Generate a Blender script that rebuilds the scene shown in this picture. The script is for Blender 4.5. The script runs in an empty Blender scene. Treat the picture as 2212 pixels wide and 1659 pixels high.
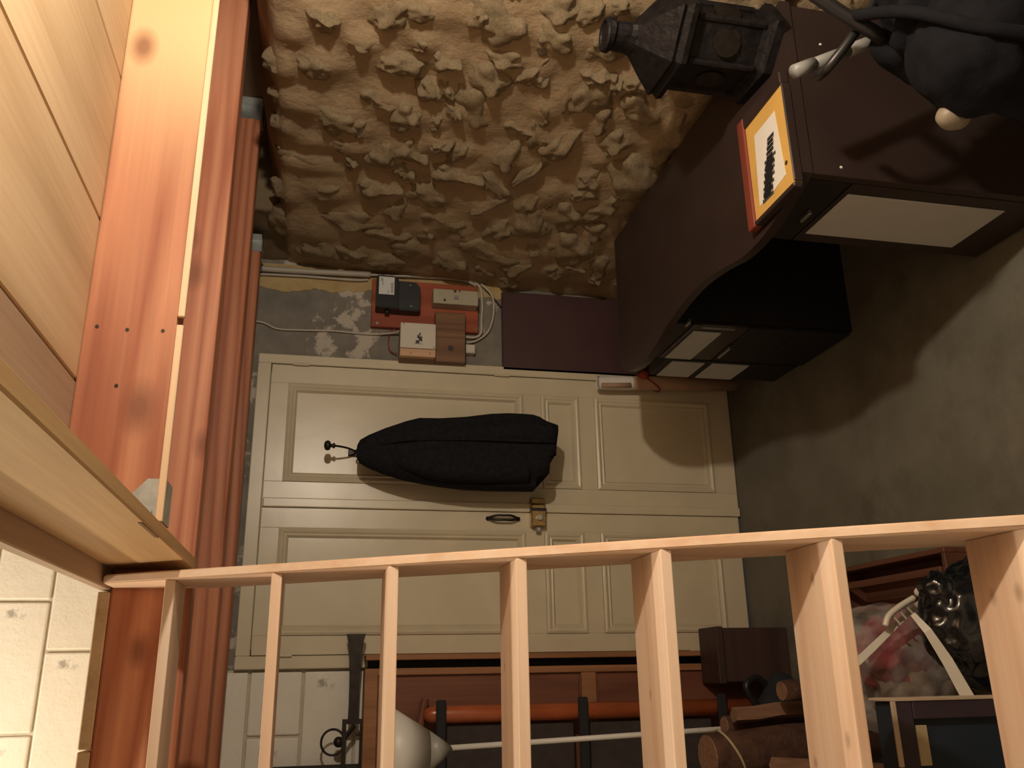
import bpy, bmesh, math, random
from mathutils import Vector, Matrix, noise
S = bpy.context.scene
COL = S.collection
rnd = random.Random(7)

# ------------------------------------------------------------------ camera
CAM = Vector((0.0, 0.0, 1.75))
def make_camera():
    yaw, pitch, roll = (math.radians(a) for a in (18.942, 11.865, 2.99))
    f = Vector((math.sin(yaw) * math.cos(pitch), math.cos(yaw) * math.cos(pitch), -math.sin(pitch)))
    r = f.cross(Vector((0, 0, 1))).normalized()
    u = r.cross(f)
    r2 = r * math.cos(roll) + u * math.sin(roll)
    u2 = u * math.cos(roll) - r * math.sin(roll)
    ix, iy = -u2, -r2                       # the photograph lies on its side
    m = Matrix((ix, -iy, -f)).transposed().to_4x4()
    cd = bpy.data.cameras.new('camera')
    cd.sensor_fit = 'HORIZONTAL'; cd.sensor_width = 36.0
    cd.lens = 36.0 * 1883.4 / 2212.0
    cd.clip_start = 0.02
    c = bpy.data.objects.new('camera', cd)
    m.translation = CAM
    c.matrix_world = m
    COL.objects.link(c); S.camera = c
make_camera()

# ------------------------------------------------------------------ world, exposure
W = bpy.data.worlds.new('world'); S.world = W; W.use_nodes = True
W.node_tree.nodes['Background'].inputs[0].default_value = (0.30, 0.52, 1.0, 1)
W.node_tree.nodes['Background'].inputs[1].default_value = 0.5
S.view_settings.view_transform = 'Standard'; S.view_settings.look = 'None'
S.view_settings.gamma = 1.0; S.view_settings.use_curve_mapping = False
S.view_settings.exposure = 0.0
LAMP_A = Vector((1.345, 0.58, 1.815)); POWER_A = 76.0; COLOR_A = (1.0, 0.865, 0.685)
LAMP_B = Vector((-0.55, 2.48, 3.55)); POWER_B = 90.0; COLOR_B = (1.0, 0.86, 0.66)

# ------------------------------------------------------------------ helpers
def wt(o):
    t = Vector((0, 0, 0))
    while o is not None:
        t += o.location; o = o.parent
    return t
def obj(name, bm, mat, parent=None, smooth=False):
    me = bpy.data.meshes.new(name)
    bmesh.ops.recalc_face_normals(bm, faces=bm.faces)
    bm.to_mesh(me); bm.free()
    if smooth:
        for p in me.polygons: p.use_smooth = True
    me.materials.append(mat)
    return objm(name, me, parent)
def objm(name, me, parent=None):
    o = bpy.data.objects.new(name, me); COL.objects.link(o)
    if parent is not None:
        o.parent = parent; o.location = -wt(parent)
    return o
def tag(o, label=None, cat=None, group=None, kind=None):
    if label: o['label'] = label
    if cat: o['category'] = cat
    if group: o['group'] = group
    if kind: o['kind'] = kind
    return o
def thing(name, label, cat, loc, group=None, kind=None):
    o = bpy.data.objects.new(name, None); COL.objects.link(o)
    o.location = loc; o.empty_display_size = .05
    return tag(o, label, cat, group, kind)
def struct(name, label=None, loc=(0, 0, 0)):
    o = bpy.data.objects.new(name, None); COL.objects.link(o); o.location = loc
    o.empty_display_size = .05
    return tag(o, label, None, None, 'structure')
def box(bm, x0, x1, y0, y1, z0, z1, bev=0.0, seg=1):
    v = [bm.verts.new((x, y, z)) for x in (x0, x1) for y in (y0, y1) for z in (z0, z1)]
    fs = [(0, 1, 3, 2), (4, 6, 7, 5), (0, 4, 5, 1), (2, 3, 7, 6), (0, 2, 6, 4), (1, 5, 7, 3)]
    F = [bm.faces.new([v[i] for i in f]) for f in fs]
    if bev > 0:
        es = list({e for f in F for e in f.edges})
        bmesh.ops.bevel(bm, geom=es, offset=bev, segments=seg, profile=.5, affect='EDGES')
    return bm
def B(x0, x1, y0, y1, z0, z1, bev=0.0, seg=1):
    return box(bmesh.new(), x0, x1, y0, y1, z0, z1, bev, seg)
def prism(bm, pts, axis, a, b):
    """polygon pts in the two other axes, extruded along axis (0,1,2) from a to b"""
    def mk(p, t):
        q = list(p); q.insert(axis, t); return bm.verts.new(q)
    A = [mk(p, a) for p in pts]; Bv = [mk(p, b) for p in pts]
    bm.faces.new(A); bm.faces.new(list(reversed(Bv)))
    n = len(pts)
    for i in range(n):
        bm.faces.new((A[i], A[(i + 1) % n], Bv[(i + 1) % n], Bv[i]))
    return bm
def tube(bm, pts, r, seg=10, caps=True):
    pts = [Vector(p) for p in pts]
    rs = r if isinstance(r, (list, tuple)) else [r] * len(pts)
    rings = []; prev = None
    for i, p in enumerate(pts):
        d = (pts[min(i + 1, len(pts) - 1)] - pts[max(i - 1, 0)]).normalized()
        if prev is None:
            up = Vector((0, 0, 1)) if abs(d.z) < .9 else Vector((1, 0, 0))
            a = d.cross(up).normalized()
        else:
            a = (prev - d * prev.dot(d)).normalized()
        prev = a; b = d.cross(a)
        rings.append([bm.verts.new(p + (a * math.cos(t) + b * math.sin(t)) * rs[i]) for t in [2 * math.pi * k / seg for k in range(seg)]])
    for i in range(len(rings) - 1):
        for k in range(seg):
            bm.faces.new((rings[i][k], rings[i][(k + 1) % seg], rings[i + 1][(k + 1) % seg], rings[i + 1][k]))
    if caps:
        bm.faces.new(list(reversed(rings[0]))); bm.faces.new(rings[-1])
    return bm
def T(pts, r, seg=10):
    return tube(bmesh.new(), pts, r, seg)
def spline(pts, n=8):
    pts = [Vector(p) for p in pts]; out = []
    for i in range(len(pts) - 1):
        p0, p1, p2, p3 = pts[max(i - 1, 0)], pts[i], pts[i + 1], pts[min(i + 2, len(pts) - 1)]
        for k in range(n):
            t = k / n
            out.append(.5 * ((2 * p1) + (p2 - p0) * t + (2 * p0 - 5 * p1 + 4 * p2 - p3) * t * t + (3 * p1 - p0 - 3 * p2 + p3) * t ** 3))
    out.append(pts[-1]); return out
def lathe(bm, prof, cx, cy, seg=32, sx=1.0, sy=1.0, rot=0.0):
    rings = []
    for r, z in prof:
        rings.append([bm.verts.new((cx + sx * r * math.cos(2 * math.pi * k / seg + rot), cy + sy * r * math.sin(2 * math.pi * k / seg + rot), z)) for k in range(seg)])
    for i in range(len(rings) - 1):
        for k in range(seg):
            bm.faces.new((rings[i][k], rings[i][(k + 1) % seg], rings[i + 1][(k + 1) % seg], rings[i + 1][k]))
    bm.faces.new(list(reversed(rings[0]))); bm.faces.new(rings[-1])
    return bm
def blob(c, rad, sub=4, amp=.12, freq=2.2, seed=0, flat=None, fold=0.0):
    bm = bmesh.new()
    bmesh.ops.create_icosphere(bm, subdivisions=sub, radius=1.0)
    off = Vector((seed * 7.3, seed * 3.1, seed * 5.7))
    for v in bm.verts:
        n = v.co.normalized()
        d = 1 + amp * noise.noise(n * freq + off) + amp * .5 * noise.noise(n * freq * 2.3 + off)
        if fold:
            d += fold * (1 - 2 * abs(noise.noise(n * freq * 1.7 - off)))
        p = n * d
        v.co = Vector((c[0] + p.x * rad[0], c[1] + p.y * rad[1], c[2] + p.z * rad[2]))
        if flat is not None and v.co.z < flat: v.co.z = flat
    return bm

# ------------------------------------------------------------------ materials
MATS = {}
def newmat(name):
    m = bpy.data.materials.new(name); m.use_nodes = True
    nt = m.node_tree
    b = nt.nodes['Principled BSDF']
    MATS[name] = m
    return m, nt, b
def N(nt, t, **kw):
    n = nt.nodes.new(t)
    for k, v in kw.items():
        if k in n.inputs: n.inputs[k].default_value = v
        else: setattr(n, k, v)
    return n
def ramp(nt, stops):
    r = nt.nodes.new('ShaderNodeValToRGB')
    el = r.color_ramp.elements
    el[0].position, el[0].color = stops[0][0], (*stops[0][1], 1)
    el[1].position, el[1].color = stops[1][0], (*stops[1][1], 1)
    for p, c in stops[2:]:
        e = el.new(p); e.color = (*c, 1)
    return r
def mul(c, k): return tuple(min(1, x * k) for x in c)
def plain(name, col, rough=.6, metal=0.0, var=.12, scale=14.0, bump=0.0, spec=.5, coat=0.0):
    m, nt, b = newmat(name)
    tc = N(nt, 'ShaderNodeTexCoord')
    ns = N(nt, 'ShaderNodeTexNoise', Scale=scale, Detail=4.0)
    nt.links.new(tc.outputs['Object'], ns.inputs['Vector'])
    r = ramp(nt, [(.3, mul(col, 1 - var)), (.7, mul(col, 1 + var))])
    nt.links.new(ns.outputs[0], r.inputs[0]); nt.links.new(r.outputs[0], b.inputs['Base Color'])
    b.inputs['Roughness'].default_value = rough; b.inputs['Metallic'].default_value = metal
    b.inputs['Specular IOR Level'].default_value = spec
    if coat: b.inputs['Coat Weight'].default_value = coat
    if bump:
        bp = N(nt, 'ShaderNodeBump', Strength=bump, Distance=.01)
        nt.links.new(ns.outputs[0], bp.inputs['Height']); nt.links.new(bp.outputs[0], b.inputs['Normal'])
    return m
def wood(name, light, dark, axis, rough=.55, rings=7.0, cross=5.0, along=.5, knots=(), fine=.25, spec=.35, sap_glow=None):
    """grain lines along axis; knots = (point, radius)"""
    m, nt, b = newmat(name)
    tc = N(nt, 'ShaderNodeTexCoord'); oi = N(nt, 'ShaderNodeObjectInfo')
    add = N(nt, 'ShaderNodeVectorMath', operation='ADD')
    sc = N(nt, 'ShaderNodeVectorMath', operation='SCALE'); sc.inputs['Scale'].default_value = 13.0
    cmb = N(nt, 'ShaderNodeCombineXYZ')
    for i in range(3): nt.links.new(oi.outputs['Random'], cmb.inputs[i])
    nt.links.new(cmb.outputs[0], sc.inputs[0])
    nt.links.new(tc.outputs['Object'], add.inputs[0]); nt.links.new(sc.outputs[0], add.inputs[1])
    mp = N(nt, 'ShaderNodeMapping')
    s = [cross] * 3; s[axis] = along
    mp.inputs['Scale'].default_value = s
    nt.links.new(add.outputs[0], mp.inputs[0])
    ns = N(nt, 'ShaderNodeTexNoise', Scale=1.0, Detail=1.5, Roughness=.4)
    nt.links.new(mp.outputs[0], ns.inputs['Vector'])
    k1 = N(nt, 'ShaderNodeMath', operation='MULTIPLY'); k1.inputs[1].default_value = rings
    nt.links.new(ns.outputs[0], k1.inputs[0])
    pp = N(nt, 'ShaderNodeMath', operation='PINGPONG'); pp.inputs[1].default_value = .5
    nt.links.new(k1.outputs[0], pp.inputs[0])
    # fine fibres
    mp2 = N(nt, 'ShaderNodeMapping'); s2 = [90.0] * 3; s2[axis] = 2.5
    mp2.inputs['Scale'].default_value = s2
    nt.links.new(add.outputs[0], mp2.inputs[0])
    n2 = N(nt, 'ShaderNodeTexNoise', Scale=1.0, Detail=2.0)
    nt.links.new(mp2.outputs[0], n2.inputs['Vector'])
    r = ramp(nt, [(.02, dark), (.5, light), (.25, tuple(.35 * d + .65 * l for d, l in zip(dark, light)))])
    nt.links.new(pp.outputs[0], r.inputs[0])
    mx = N(nt, 'ShaderNodeMixRGB', blend_type='OVERLAY'); mx.inputs[0].default_value = fine
    nt.links.new(r.outputs[0], mx.inputs[1]); nt.links.new(n2.outputs[0], mx.inputs[2])
    out = mx.outputs[0]
    if sap_glow:                                   # pale sapwood plus lamp brightness painted in along the board
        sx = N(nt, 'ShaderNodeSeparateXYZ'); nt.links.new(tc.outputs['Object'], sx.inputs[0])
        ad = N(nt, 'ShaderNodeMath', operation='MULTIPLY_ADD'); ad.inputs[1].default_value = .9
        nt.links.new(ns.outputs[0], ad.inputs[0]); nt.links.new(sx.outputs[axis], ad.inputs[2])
        ms = N(nt, 'ShaderNodeMapRange', interpolation_type='SMOOTHSTEP'); ms.inputs[1].default_value = sap_glow[0] + .45; ms.inputs[2].default_value = sap_glow[1] + .45
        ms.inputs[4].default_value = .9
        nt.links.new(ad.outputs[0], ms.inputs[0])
        mk = N(nt, 'ShaderNodeMixRGB'); mk.inputs[2].default_value = (*sap_glow[2], 1)
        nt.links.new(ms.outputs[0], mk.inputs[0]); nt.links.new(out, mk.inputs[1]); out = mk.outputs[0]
    for pt, rad in knots:
        sub = N(nt, 'ShaderNodeVectorMath', operation='SUBTRACT'); sub.inputs[1].default_value = pt
        nt.links.new(tc.outputs['Object'], sub.inputs[0])
        st = [1.0] * 3; st[axis] = .6
        ml = N(nt, 'ShaderNodeVectorMath', operation='MULTIPLY'); ml.inputs[1].default_value = st
        nt.links.new(sub.outputs[0], ml.inputs[0])
        ln = N(nt, 'ShaderNodeVectorMath', operation='LENGTH'); nt.links.new(ml.outputs[0], ln.inputs[0])
        mr = N(nt, 'ShaderNodeMapRange'); mr.inputs[1].default_value = rad; mr.inputs[2].default_value = rad * .25
        mr.inputs[3].default_value = 0; mr.inputs[4].default_value = .75
        nt.links.new(ln.outputs['Value'], mr.inputs[0])
        mk = N(nt, 'ShaderNodeMixRGB'); mk.inputs[2].default_value = (*mul(dark, .55), 1)
        nt.links.new(mr.outputs[0], mk.inputs[0]); nt.links.new(out, mk.inputs[1])
        out = mk.outputs[0]
    nt.links.new(out, b.inputs['Base Color'])
    b.inputs['Roughness'].default_value = rough; b.inputs['Specular IOR Level'].default_value = spec
    bp = N(nt, 'ShaderNodeBump', Strength=.12, Distance=.003)
    nt.links.new(n2.outputs[0], bp.inputs['Height']); nt.links.new(bp.outputs[0], b.inputs['Normal'])
    return m
def rough_mat(name, stops, scale, rough=.9, bump=.6, dist=.02, detail=8.0, second=None):
    m, nt, b = newmat(name)
    tc = N(nt, 'ShaderNodeTexCoord')
    ns = N(nt, 'ShaderNodeTexNoise', Scale=scale, Detail=detail, Roughness=.6)
    nt.links.new(tc.outputs['Object'], ns.inputs['Vector'])
    r = ramp(nt, stops); nt.links.new(ns.outputs[0], r.inputs[0])
    out = r.outputs[0]
    if second:
        col, sc2, lo, hi = second
        n3 = N(nt, 'ShaderNodeTexNoise', Scale=sc2, Detail=5.0, Roughness=.65)
        nt.links.new(tc.outputs['Object'], n3.inputs['Vector'])
        mr = N(nt, 'ShaderNodeMapRange'); mr.inputs[1].default_value = lo; mr.inputs[2].default_value = hi
        nt.links.new(n3.outputs[0], mr.inputs[0])
        mk = N(nt, 'ShaderNodeMixRGB'); mk.inputs[2].default_value = (*col, 1)
        nt.links.new(mr.outputs[0], mk.inputs[0]); nt.links.new(out, mk.inputs[1]); out = mk.outputs[0]
    nt.links.new(out, b.inputs['Base Color'])
    b.inputs['Roughness'].default_value = rough; b.inputs['Specular IOR Level'].default_value = .2
    n2 = N(nt, 'ShaderNodeTexNoise', Scale=scale * 5, Detail=6.0, Roughness=.65)
    nt.links.new(tc.outputs['Object'], n2.inputs['Vector'])
    bp = N(nt, 'ShaderNodeBump', Strength=bump, Distance=dist)
    nt.links.new(n2.outputs[0], bp.inputs['Height']); nt.links.new(bp.outputs[0], b.inputs['Normal'])
    return m
def emit(name, col, strength):
    m, nt, b = newmat(name)
    b.inputs['Base Color'].default_value = (*col, 1)
    b.inputs['Emission Color'].default_value = (*col, 1); b.inputs['Emission Strength'].default_value = strength
    return m

FIR_L, FIR_D = (.47, .205, .112), (.29, .095, .048)
M_firA = wood('fir_near', FIR_L, FIR_D, 0, rings=11, cross=4, sap_glow=(.90, 1.42, (.74, .50, .28)), knots=[((1.289, 1.664, 2.173), .034), ((.487, 1.664, 2.093), .04)])
M_firB = wood('fir_second', (.62, .27, .155), (.42, .145, .078), 0, rings=6, cross=9,
              knots=[((1.002, 2.17, 2.104), .035), ((1.101, 2.17, 2.119), .025), ((.548, 2.17, 2.04), .03), ((.069, 2.17, 2.135), .03)])
M_fir = wood('fir', (.50, .20, .105), (.32, .10, .05), 0, rings=6, cross=9)
M_batten = wood('batten_wood', (.70, .52, .35), (.62, .44, .28), 0, rough=.5, rings=3, cross=8)
M_deck = wood('deck_plank', (.63, .46, .29), (.51, .355, .21), 1, rough=.6, rings=4, cross=3, fine=.18)
M_deck_shade = wood('deck_plank_shade', (.44, .325, .23), (.36, .25, .17), 1, rough=.6, rings=3, cross=3, fine=.18)  # darker copy of the deck wood, shadow tint beside the trimmer painted in
M_trim = wood('trimmer_wood', (.58, .38, .19), (.46, .28, .13), 1, rough=.55, rings=4, cross=4)
KN = [((.148, 1.365, .931), .009), ((-.104, 1.321, .931), .010), ((-.145, 1.425, .931), .008), ((.108, 1.252, .68), .010), ((.110, 1.196, .68), .012), ((-.034, 1.531, 1.172), .007), ((.017, 1.692, 1.3985), .008)]
M_pine = wood('pine', (.86, .665, .515), (.75, .53, .38), 0, rough=.5, rings=4, cross=6,
              knots=KN)
M_pine_s = wood('pine_stringer', (.87, .67, .515), (.76, .54, .385), 2, rough=.5, rings=4, cross=6)
M_door = plain('door_paint', (.63, .56, .415), rough=.30, var=.05, scale=7, bump=.10, spec=.55)
M_stone = rough_mat('lime_stone', [(.3, (.47, .355, .21)), (.62, (.70, .555, .355))], 11, bump=.9, dist=.02)
M_mortar = rough_mat('mortar', [(.3, (.32, .235, .145)), (.7, (.44, .33, .21))], 6, bump=.5, dist=.012)
M_plast = rough_mat('smooth_render', [(.3, (.17, .125, .08)), (.7, (.24, .18, .115))], 5, bump=.3, dist=.01)
M_cem = rough_mat('cement_render', [(.3, (.17, .16, .14)), (.7, (.27, .25, .215))], 9, bump=.5, dist=.01, second=((.52, .47, .40), 6, .555, .60))
M_yel = rough_mat('yellow_render', [(.3, (.42, .30, .14)), (.7, (.55, .42, .22))], 9, bump=.5, dist=.01)
M_block = rough_mat('painted_block', [(.3, (.78, .745, .66)), (.7, (.85, .82, .75))], 8, rough=.75, bump=.5, dist=.006, second=((.42, .40, .36), 9, .63, .71))
M_joint = rough_mat('painted_joint', [(.3, (.5, .45, .36)), (.7, (.62, .57, .47))], 20, bump=.4, dist=.006)
M_floor = rough_mat('concrete', [(.3, (.125, .118, .092)), (.7, (.185, .176, .142))], 3.5, rough=.85, bump=.25, dist=.006, second=((.095, .088, .068), 2.2, .5, .7))
M_desk = plain('dark_veneer', (.030, .019, .0175), rough=.42, var=.15, scale=6)
M_deskblk = plain('black_laminate', (.008, .007, .007), rough=.6)
M_gray = plain('grey_laminate', (.55, .57, .57), rough=.5, var=.03)
M_alu = plain('brushed_handle', (.35, .35, .36), rough=.35, metal=.8)
M_galv = plain('galvanised_steel', (.45, .48, .48), rough=.38, metal=.85, var=.15, scale=40)
M_black = plain('black_plastic', (.012, .012, .013), rough=.4)
M_cloth = plain('black_wool', (.012, .012, .0155), rough=.95, var=.3, scale=60, bump=.2, spec=.15)
M_bagcl = plain('black_canvas', (.0042, .0046, .0068), rough=.9, var=.3, scale=30, bump=.3, spec=.2)
M_redbd = wood('red_board', (.38, .095, .045), (.27, .06, .03), 2, rings=4, cross=8)
M_brnbd = wood('brown_board', (.22, .12, .065), (.15, .075, .04), 2, rings=4, cross=8)
M_tanst = wood('tan_strip', (.62, .40, .25), (.5, .3, .18), 2, rings=3, cross=8)
M_white = plain('white_plastic', (.62, .58, .50), rough=.4, var=.03)
M_beige = plain('beige_plastic', (.42, .38, .29), rough=.45, var=.04)
M_label = plain('pale_label', (.66, .68, .68), rough=.5, var=.02)
M_ink = plain('dark_ink', (.05, .05, .052), rough=.7)
M_inkg = plain('grey_ink', (.28, .27, .26), rough=.7)
M_cable = plain('white_cable', (.50, .45, .38), rough=.5, var=.05)
M_pipe = plain('grey_conduit', (.42, .38, .32), rough=.5, var=.08)
M_plum = plain('plum_board', (.062, .027, .029), rough=.5, var=.12, scale=8)
M_brass = plain('old_brass', (.45, .31, .13), rough=.35, metal=.85, var=.25, scale=60)
M_iron = plain('dark_iron', (.03, .024, .02), rough=.45, metal=.6, var=.3, scale=50)
M_bronze = plain('dark_bronze', (.0085, .0070, .0080), rough=.55, spec=.25, metal=0.0, var=.5, scale=45, bump=.4)
M_card = plain('kraft_card', (.42, .27, .19), rough=.8, var=.06)
M_paper = plain('white_paper', (.72, .70, .66), rough=.8, var=.02)
M_ribbon = plain('red_ribbon', (.30, .045, .03), rough=.7)
M_mat = plain('yellow_mount', (.62, .38, .10), rough=.7, var=.08, scale=12)
M_redfr = wood('red_frame', (.20, .045, .028), (.13, .028, .02), 0, rings=4, cross=10)
M_tubeg = plain('grey_tube', (.22, .225, .22), rough=.45, var=.05)
M_cream = plain('cream_rubber', (.22, .18, .13), rough=.5, var=.1)
M_cup = wood('cupboard_wood', (.20, .078, .045), (.15, .055, .032), 2, rings=4, cross=7, rough=.5)
M_cuptan = wood('cupboard_edge', (.36, .17, .08), (.27, .12, .055), 2, rings=4, cross=9)
M_orange = plain('orange_varnish', (.40, .10, .035), rough=.3, var=.2, scale=8, coat=.3)
M_webb = plain('black_webbing', (.014, .014, .018), rough=.8)
M_canv = plain('dark_canvas', (.045, .036, .034), rough=.9, var=.2, scale=30)
M_lampw = plain('white_enamel', (.74, .73, .69), rough=.4, var=.02)
M_lampg = plain('grey_enamel', (.34, .34, .32), rough=.4, var=.03)
M_chest = wood('chest_wood', (.062, .034, .030), (.045, .024, .021), 0, rings=4, cross=7)
M_crate = wood('crate_wood', (.13, .05, .03), (.09, .035, .02), 1, rings=4, cross=7)
M_navy = plain('navy_fabric', (.010, .014, .022), rough=.85, var=.2, scale=30)
M_bark = rough_mat('bark', [(.3, (.07, .035, .025)), (.7, (.16, .085, .06))], 22, bump=.7)
M_cut = wood('cut_wood', (.30, .17, .11), (.22, .12, .075), 2, rings=8, cross=18)
M_twine = plain('twine', (.42, .34, .20), rough=.9)
M_garb = plain('black_film', (.006, .007, .009), rough=.2, var=.3, scale=9, bump=.22, spec=.6)
M_red = plain('red_stuff', (.20, .03, .035), rough=.7, var=.5, scale=18)
M_brn = plain('brown_stuff', (.13, .085, .055), rough=.8, var=.5, scale=18)
M_strap = plain('pale_strap', (.62, .59, .52), rough=.7, var=.06)
M_blue = plain('deep_blue_board', (.012, .021, .034), rough=.5, var=.15)
M_purp = plain('dark_purple', (.035, .022, .032), rough=.6, var=.2)
M_creamt = plain('cream_trim', (.48, .38, .27), rough=.7)
def film_mat():
    m, nt, b = newmat('clear_film')
    b.inputs['Base Color'].default_value = (.62, .58, .54, 1); b.inputs['Roughness'].default_value = .18
    tr = N(nt, 'ShaderNodeBsdfTransparent'); mx = N(nt, 'ShaderNodeMixShader')
    tc = N(nt, 'ShaderNodeTexCoord'); ns = N(nt, 'ShaderNodeTexNoise', Scale=14.0, Detail=5.0)
    nt.links.new(tc.outputs['Object'], ns.inputs['Vector'])
    mr = N(nt, 'ShaderNodeMapRange'); mr.inputs[1].default_value = .35; mr.inputs[2].default_value = .75
    mr.inputs[3].default_value = .08; mr.inputs[4].default_value = .45
    nt.links.new(ns.outputs[0], mr.inputs[0]); nt.links.new(mr.outputs[0], mx.inputs[0])
    bp = N(nt, 'ShaderNodeBump', Strength=.8, Distance=.02)
    nt.links.new(ns.outputs[0], bp.inputs['Height']); nt.links.new(bp.outputs[0], b.inputs['Normal'])
    nt.links.new(tr.outputs[0], mx.inputs[1]); nt.links.new(b.outputs[0], mx.inputs[2])
    nt.links.new(mx.outputs[0], nt.nodes['Material Output'].inputs['Surface'])
    return m
M_film = film_mat()

# ------------------------------------------------------------------ room shell
DY = 3.445          # face of the far wall
ZD = 2.209          # underside of the deck
ZJ = 2.035          # underside of the joists
tag(obj('floor', B(-1.7, 2.2, -1.4, 4.2, -.1, 0), M_floor), 'dark stained concrete floor', None, None, 'structure')
tag(obj('wall_back', B(-1.7, 2.2, -1.5, -1.4, 0, 4.2), M_block), 'white painted wall facing the door', None, None, 'structure')
tag(obj('wall_left', B(-1.7, -1.6, -1.4, 3.6, 0, 4.2), M_block), 'white painted side wall', None, None, 'structure')
tag(obj('ceiling', B(-1.7, 2.2, -1.5, 3.6, 4.1, 4.2), M_plast), 'ceiling over the upper floor', None, None, 'structure')

# far wall: cement piece, lintel piece, block piece
wf = struct('wall_far', 'far wall of grey cement and white painted blocks around the door')
obj('cement_section', B(1.25, 2.2, DY, 3.6, 0, 2.3), M_cem, wf)
obj('lintel_section', B(.04, 1.25, DY, 3.6, 2.03, 2.3), M_cem, wf)
bm = bmesh.new()                       # ragged yellow band of render along the corner
ys = [(1.66, 1.0)]
for i in range(90):
    z = 1.0 + 1.06 * i / 89
    ys.append((1.572 - .03 * math.sin(min(1, max(0, (z - 1.55) * 2.2)) * 1.57) + .020 * noise.noise(Vector((z * 9, 0, 3))) + .012 * noise.noise(Vector((z * 31, 2, 0))) + .006 * noise.noise(Vector((z * 80, 5, 1))), z))
ys.append((1.66, 2.06))
prism(bm, ys, 1, DY - .004, DY)
obj('yellow_render', bm, M_yel, wf)
bm = bmesh.new()
box(bm, -1.6, .04, DY + .006, 3.6, 0, 2.3); box(bm, -1.6, 2.2, DY + .006, 3.6, 2.3, 4.1)
obj('mortar_bed', bm, M_joint, wf)
blkmesh = {}
def block(x0, x1, z0, z1):
    g = .0045
    w, h = round(x1 - x0, 3), round(z1 - z0, 3)
    if (w, h) not in blkmesh:
        b_ = B(-w / 2 + g, w / 2 - g, -.012, .03, -h / 2 + g, h / 2 - g, .006, 2)
        me = bpy.data.meshes.new('block'); bmesh.ops.recalc_face_normals(b_, faces=b_.faces); b_.to_mesh(me); b_.free(); me.materials.append(M_block)
        blkmesh[(w, h)] = me
    o = bpy.data.objects.new('block', blkmesh[(w, h)]); COL.objects.link(o); o.parent = wf
    o.location = ((x0 + x1) / 2, DY + .008 + rnd.uniform(-.0015, .0015), (z0 + z1) / 2)
beds = [1.215, 1.405, 1.595, 1.785, 1.975, 2.165]
for i in range(len(beds) - 1):
    off = (.03, -.19)[i % 2]
    x = .034
    nx = off - .44 if off > 0 else off
    while x > -.9:
        block(max(nx, -.95), x, beds[i], beds[i + 1]); x = nx; nx -= .44
beds2 = [2.29, 2.48, 2.67, 2.86, 3.05, 3.24, 3.43]
for i in range(len(beds2) - 1):
    x = (.11 if i % 2 == 1 else .281) - .44 * 3
    while x < 1.5:
        block(x, x + .44, beds2[i], beds2[i + 1]); x += .44

# stone wall on the side, with a ledge under the joists
wr = struct('wall_right', 'rough wall of pale yellow rubble stone set in brown mortar')
def wallx(z): return 1.585 + .045 * z
def stone_surface():
    bm = bmesh.new()
    bump = {}
    for (sy, sz, ry, rz) in placed:
        a, b_ = ry * 2.6, rz * 2.6
        for j in range(max(0, int((sy - a + 1.4) / .0243)), min(200, int((sy + a + 1.4) / .0243) + 1) + 1):
            for k in range(max(0, int((sz - b_) / .0245)), min(79, int((sz + b_) / .0245) + 1) + 1):
                q = ((-1.4 + 4.86 * j / 200 - sy) / (ry * 1.35)) ** 2 + ((k * .0245 - sz) / (rz * 1.35)) ** 2
                bump[(j, k)] = max(bump.get((j, k), 0), .021 * math.exp(-.8 * q))
    ny, y0, y1 = 200, -1.4, 3.46
    prof = [(i * .0245, None) for i in range(80)]          # z 0 .. 1.935
    zs = [i * .0245 for i in range(80)]
    rows = []
    for j in range(ny + 1):
        y = y0 + (y1 - y0) * j / ny
        row = []
        for k, z in enumerate(zs):
            p = Vector((0, y, z))
            d = bump.get((j, k), 0) + .009 * noise.noise(p * 4.0) + .007 * noise.noise(p * 9.0) + .004 * noise.noise(p * 22.0)
            row.append(bm.verts.new((wallx(z) - d, y, z)))
        for dx, z in ((.012, 1.950), (.035, 1.962), (.09, 1.980), (.17, 2.004), (.30, 2.028)):
            p = Vector((dx, y, z)); d = .012 * noise.noise(p * 6)
            row.append(bm.verts.new((wallx(1.94) + dx, y, z + d * .6)))
        rows.append(row)
    for j in range(ny):
        for k in range(len(rows[0]) - 1):
            bm.faces.new((rows[j][k], rows[j][k + 1], rows[j + 1][k + 1], rows[j + 1][k]))
    return bm
obj('upper_render', B(1.965, 2.2, -1.4, 3.46, 1.9, 4.1), M_plast, wr)
def pier():
    bm = bmesh.new(); g = []
    for j in range(13):
        y = 3.02 + .44 * j / 12; r = []
        for k in range(17):
            z = 1.88 + .36 * k / 16
            d = .02 * noise.noise(Vector((3, y, z)) * 5) + .01 * noise.noise(Vector((3, y, z)) * 13)
            r.append(bm.verts.new((wallx(z) + .01 - d, y, z)))
        g.append(r)
    for j in range(12):
        for k in range(16): bm.faces.new((g[j][k], g[j][k + 1], g[j + 1][k + 1], g[j + 1][k]))
    for k in range(16):
        a = bm.verts.new((2.0, 3.02, g[0][k].co.z)); b_ = bm.verts.new((2.0, 3.02, g[0][k + 1].co.z))
        bm.faces.new((g[0][k], g[0][k + 1], b_, a))
    return bm
obj('pier', pier(), M_plast, wr, smooth=True)
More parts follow.
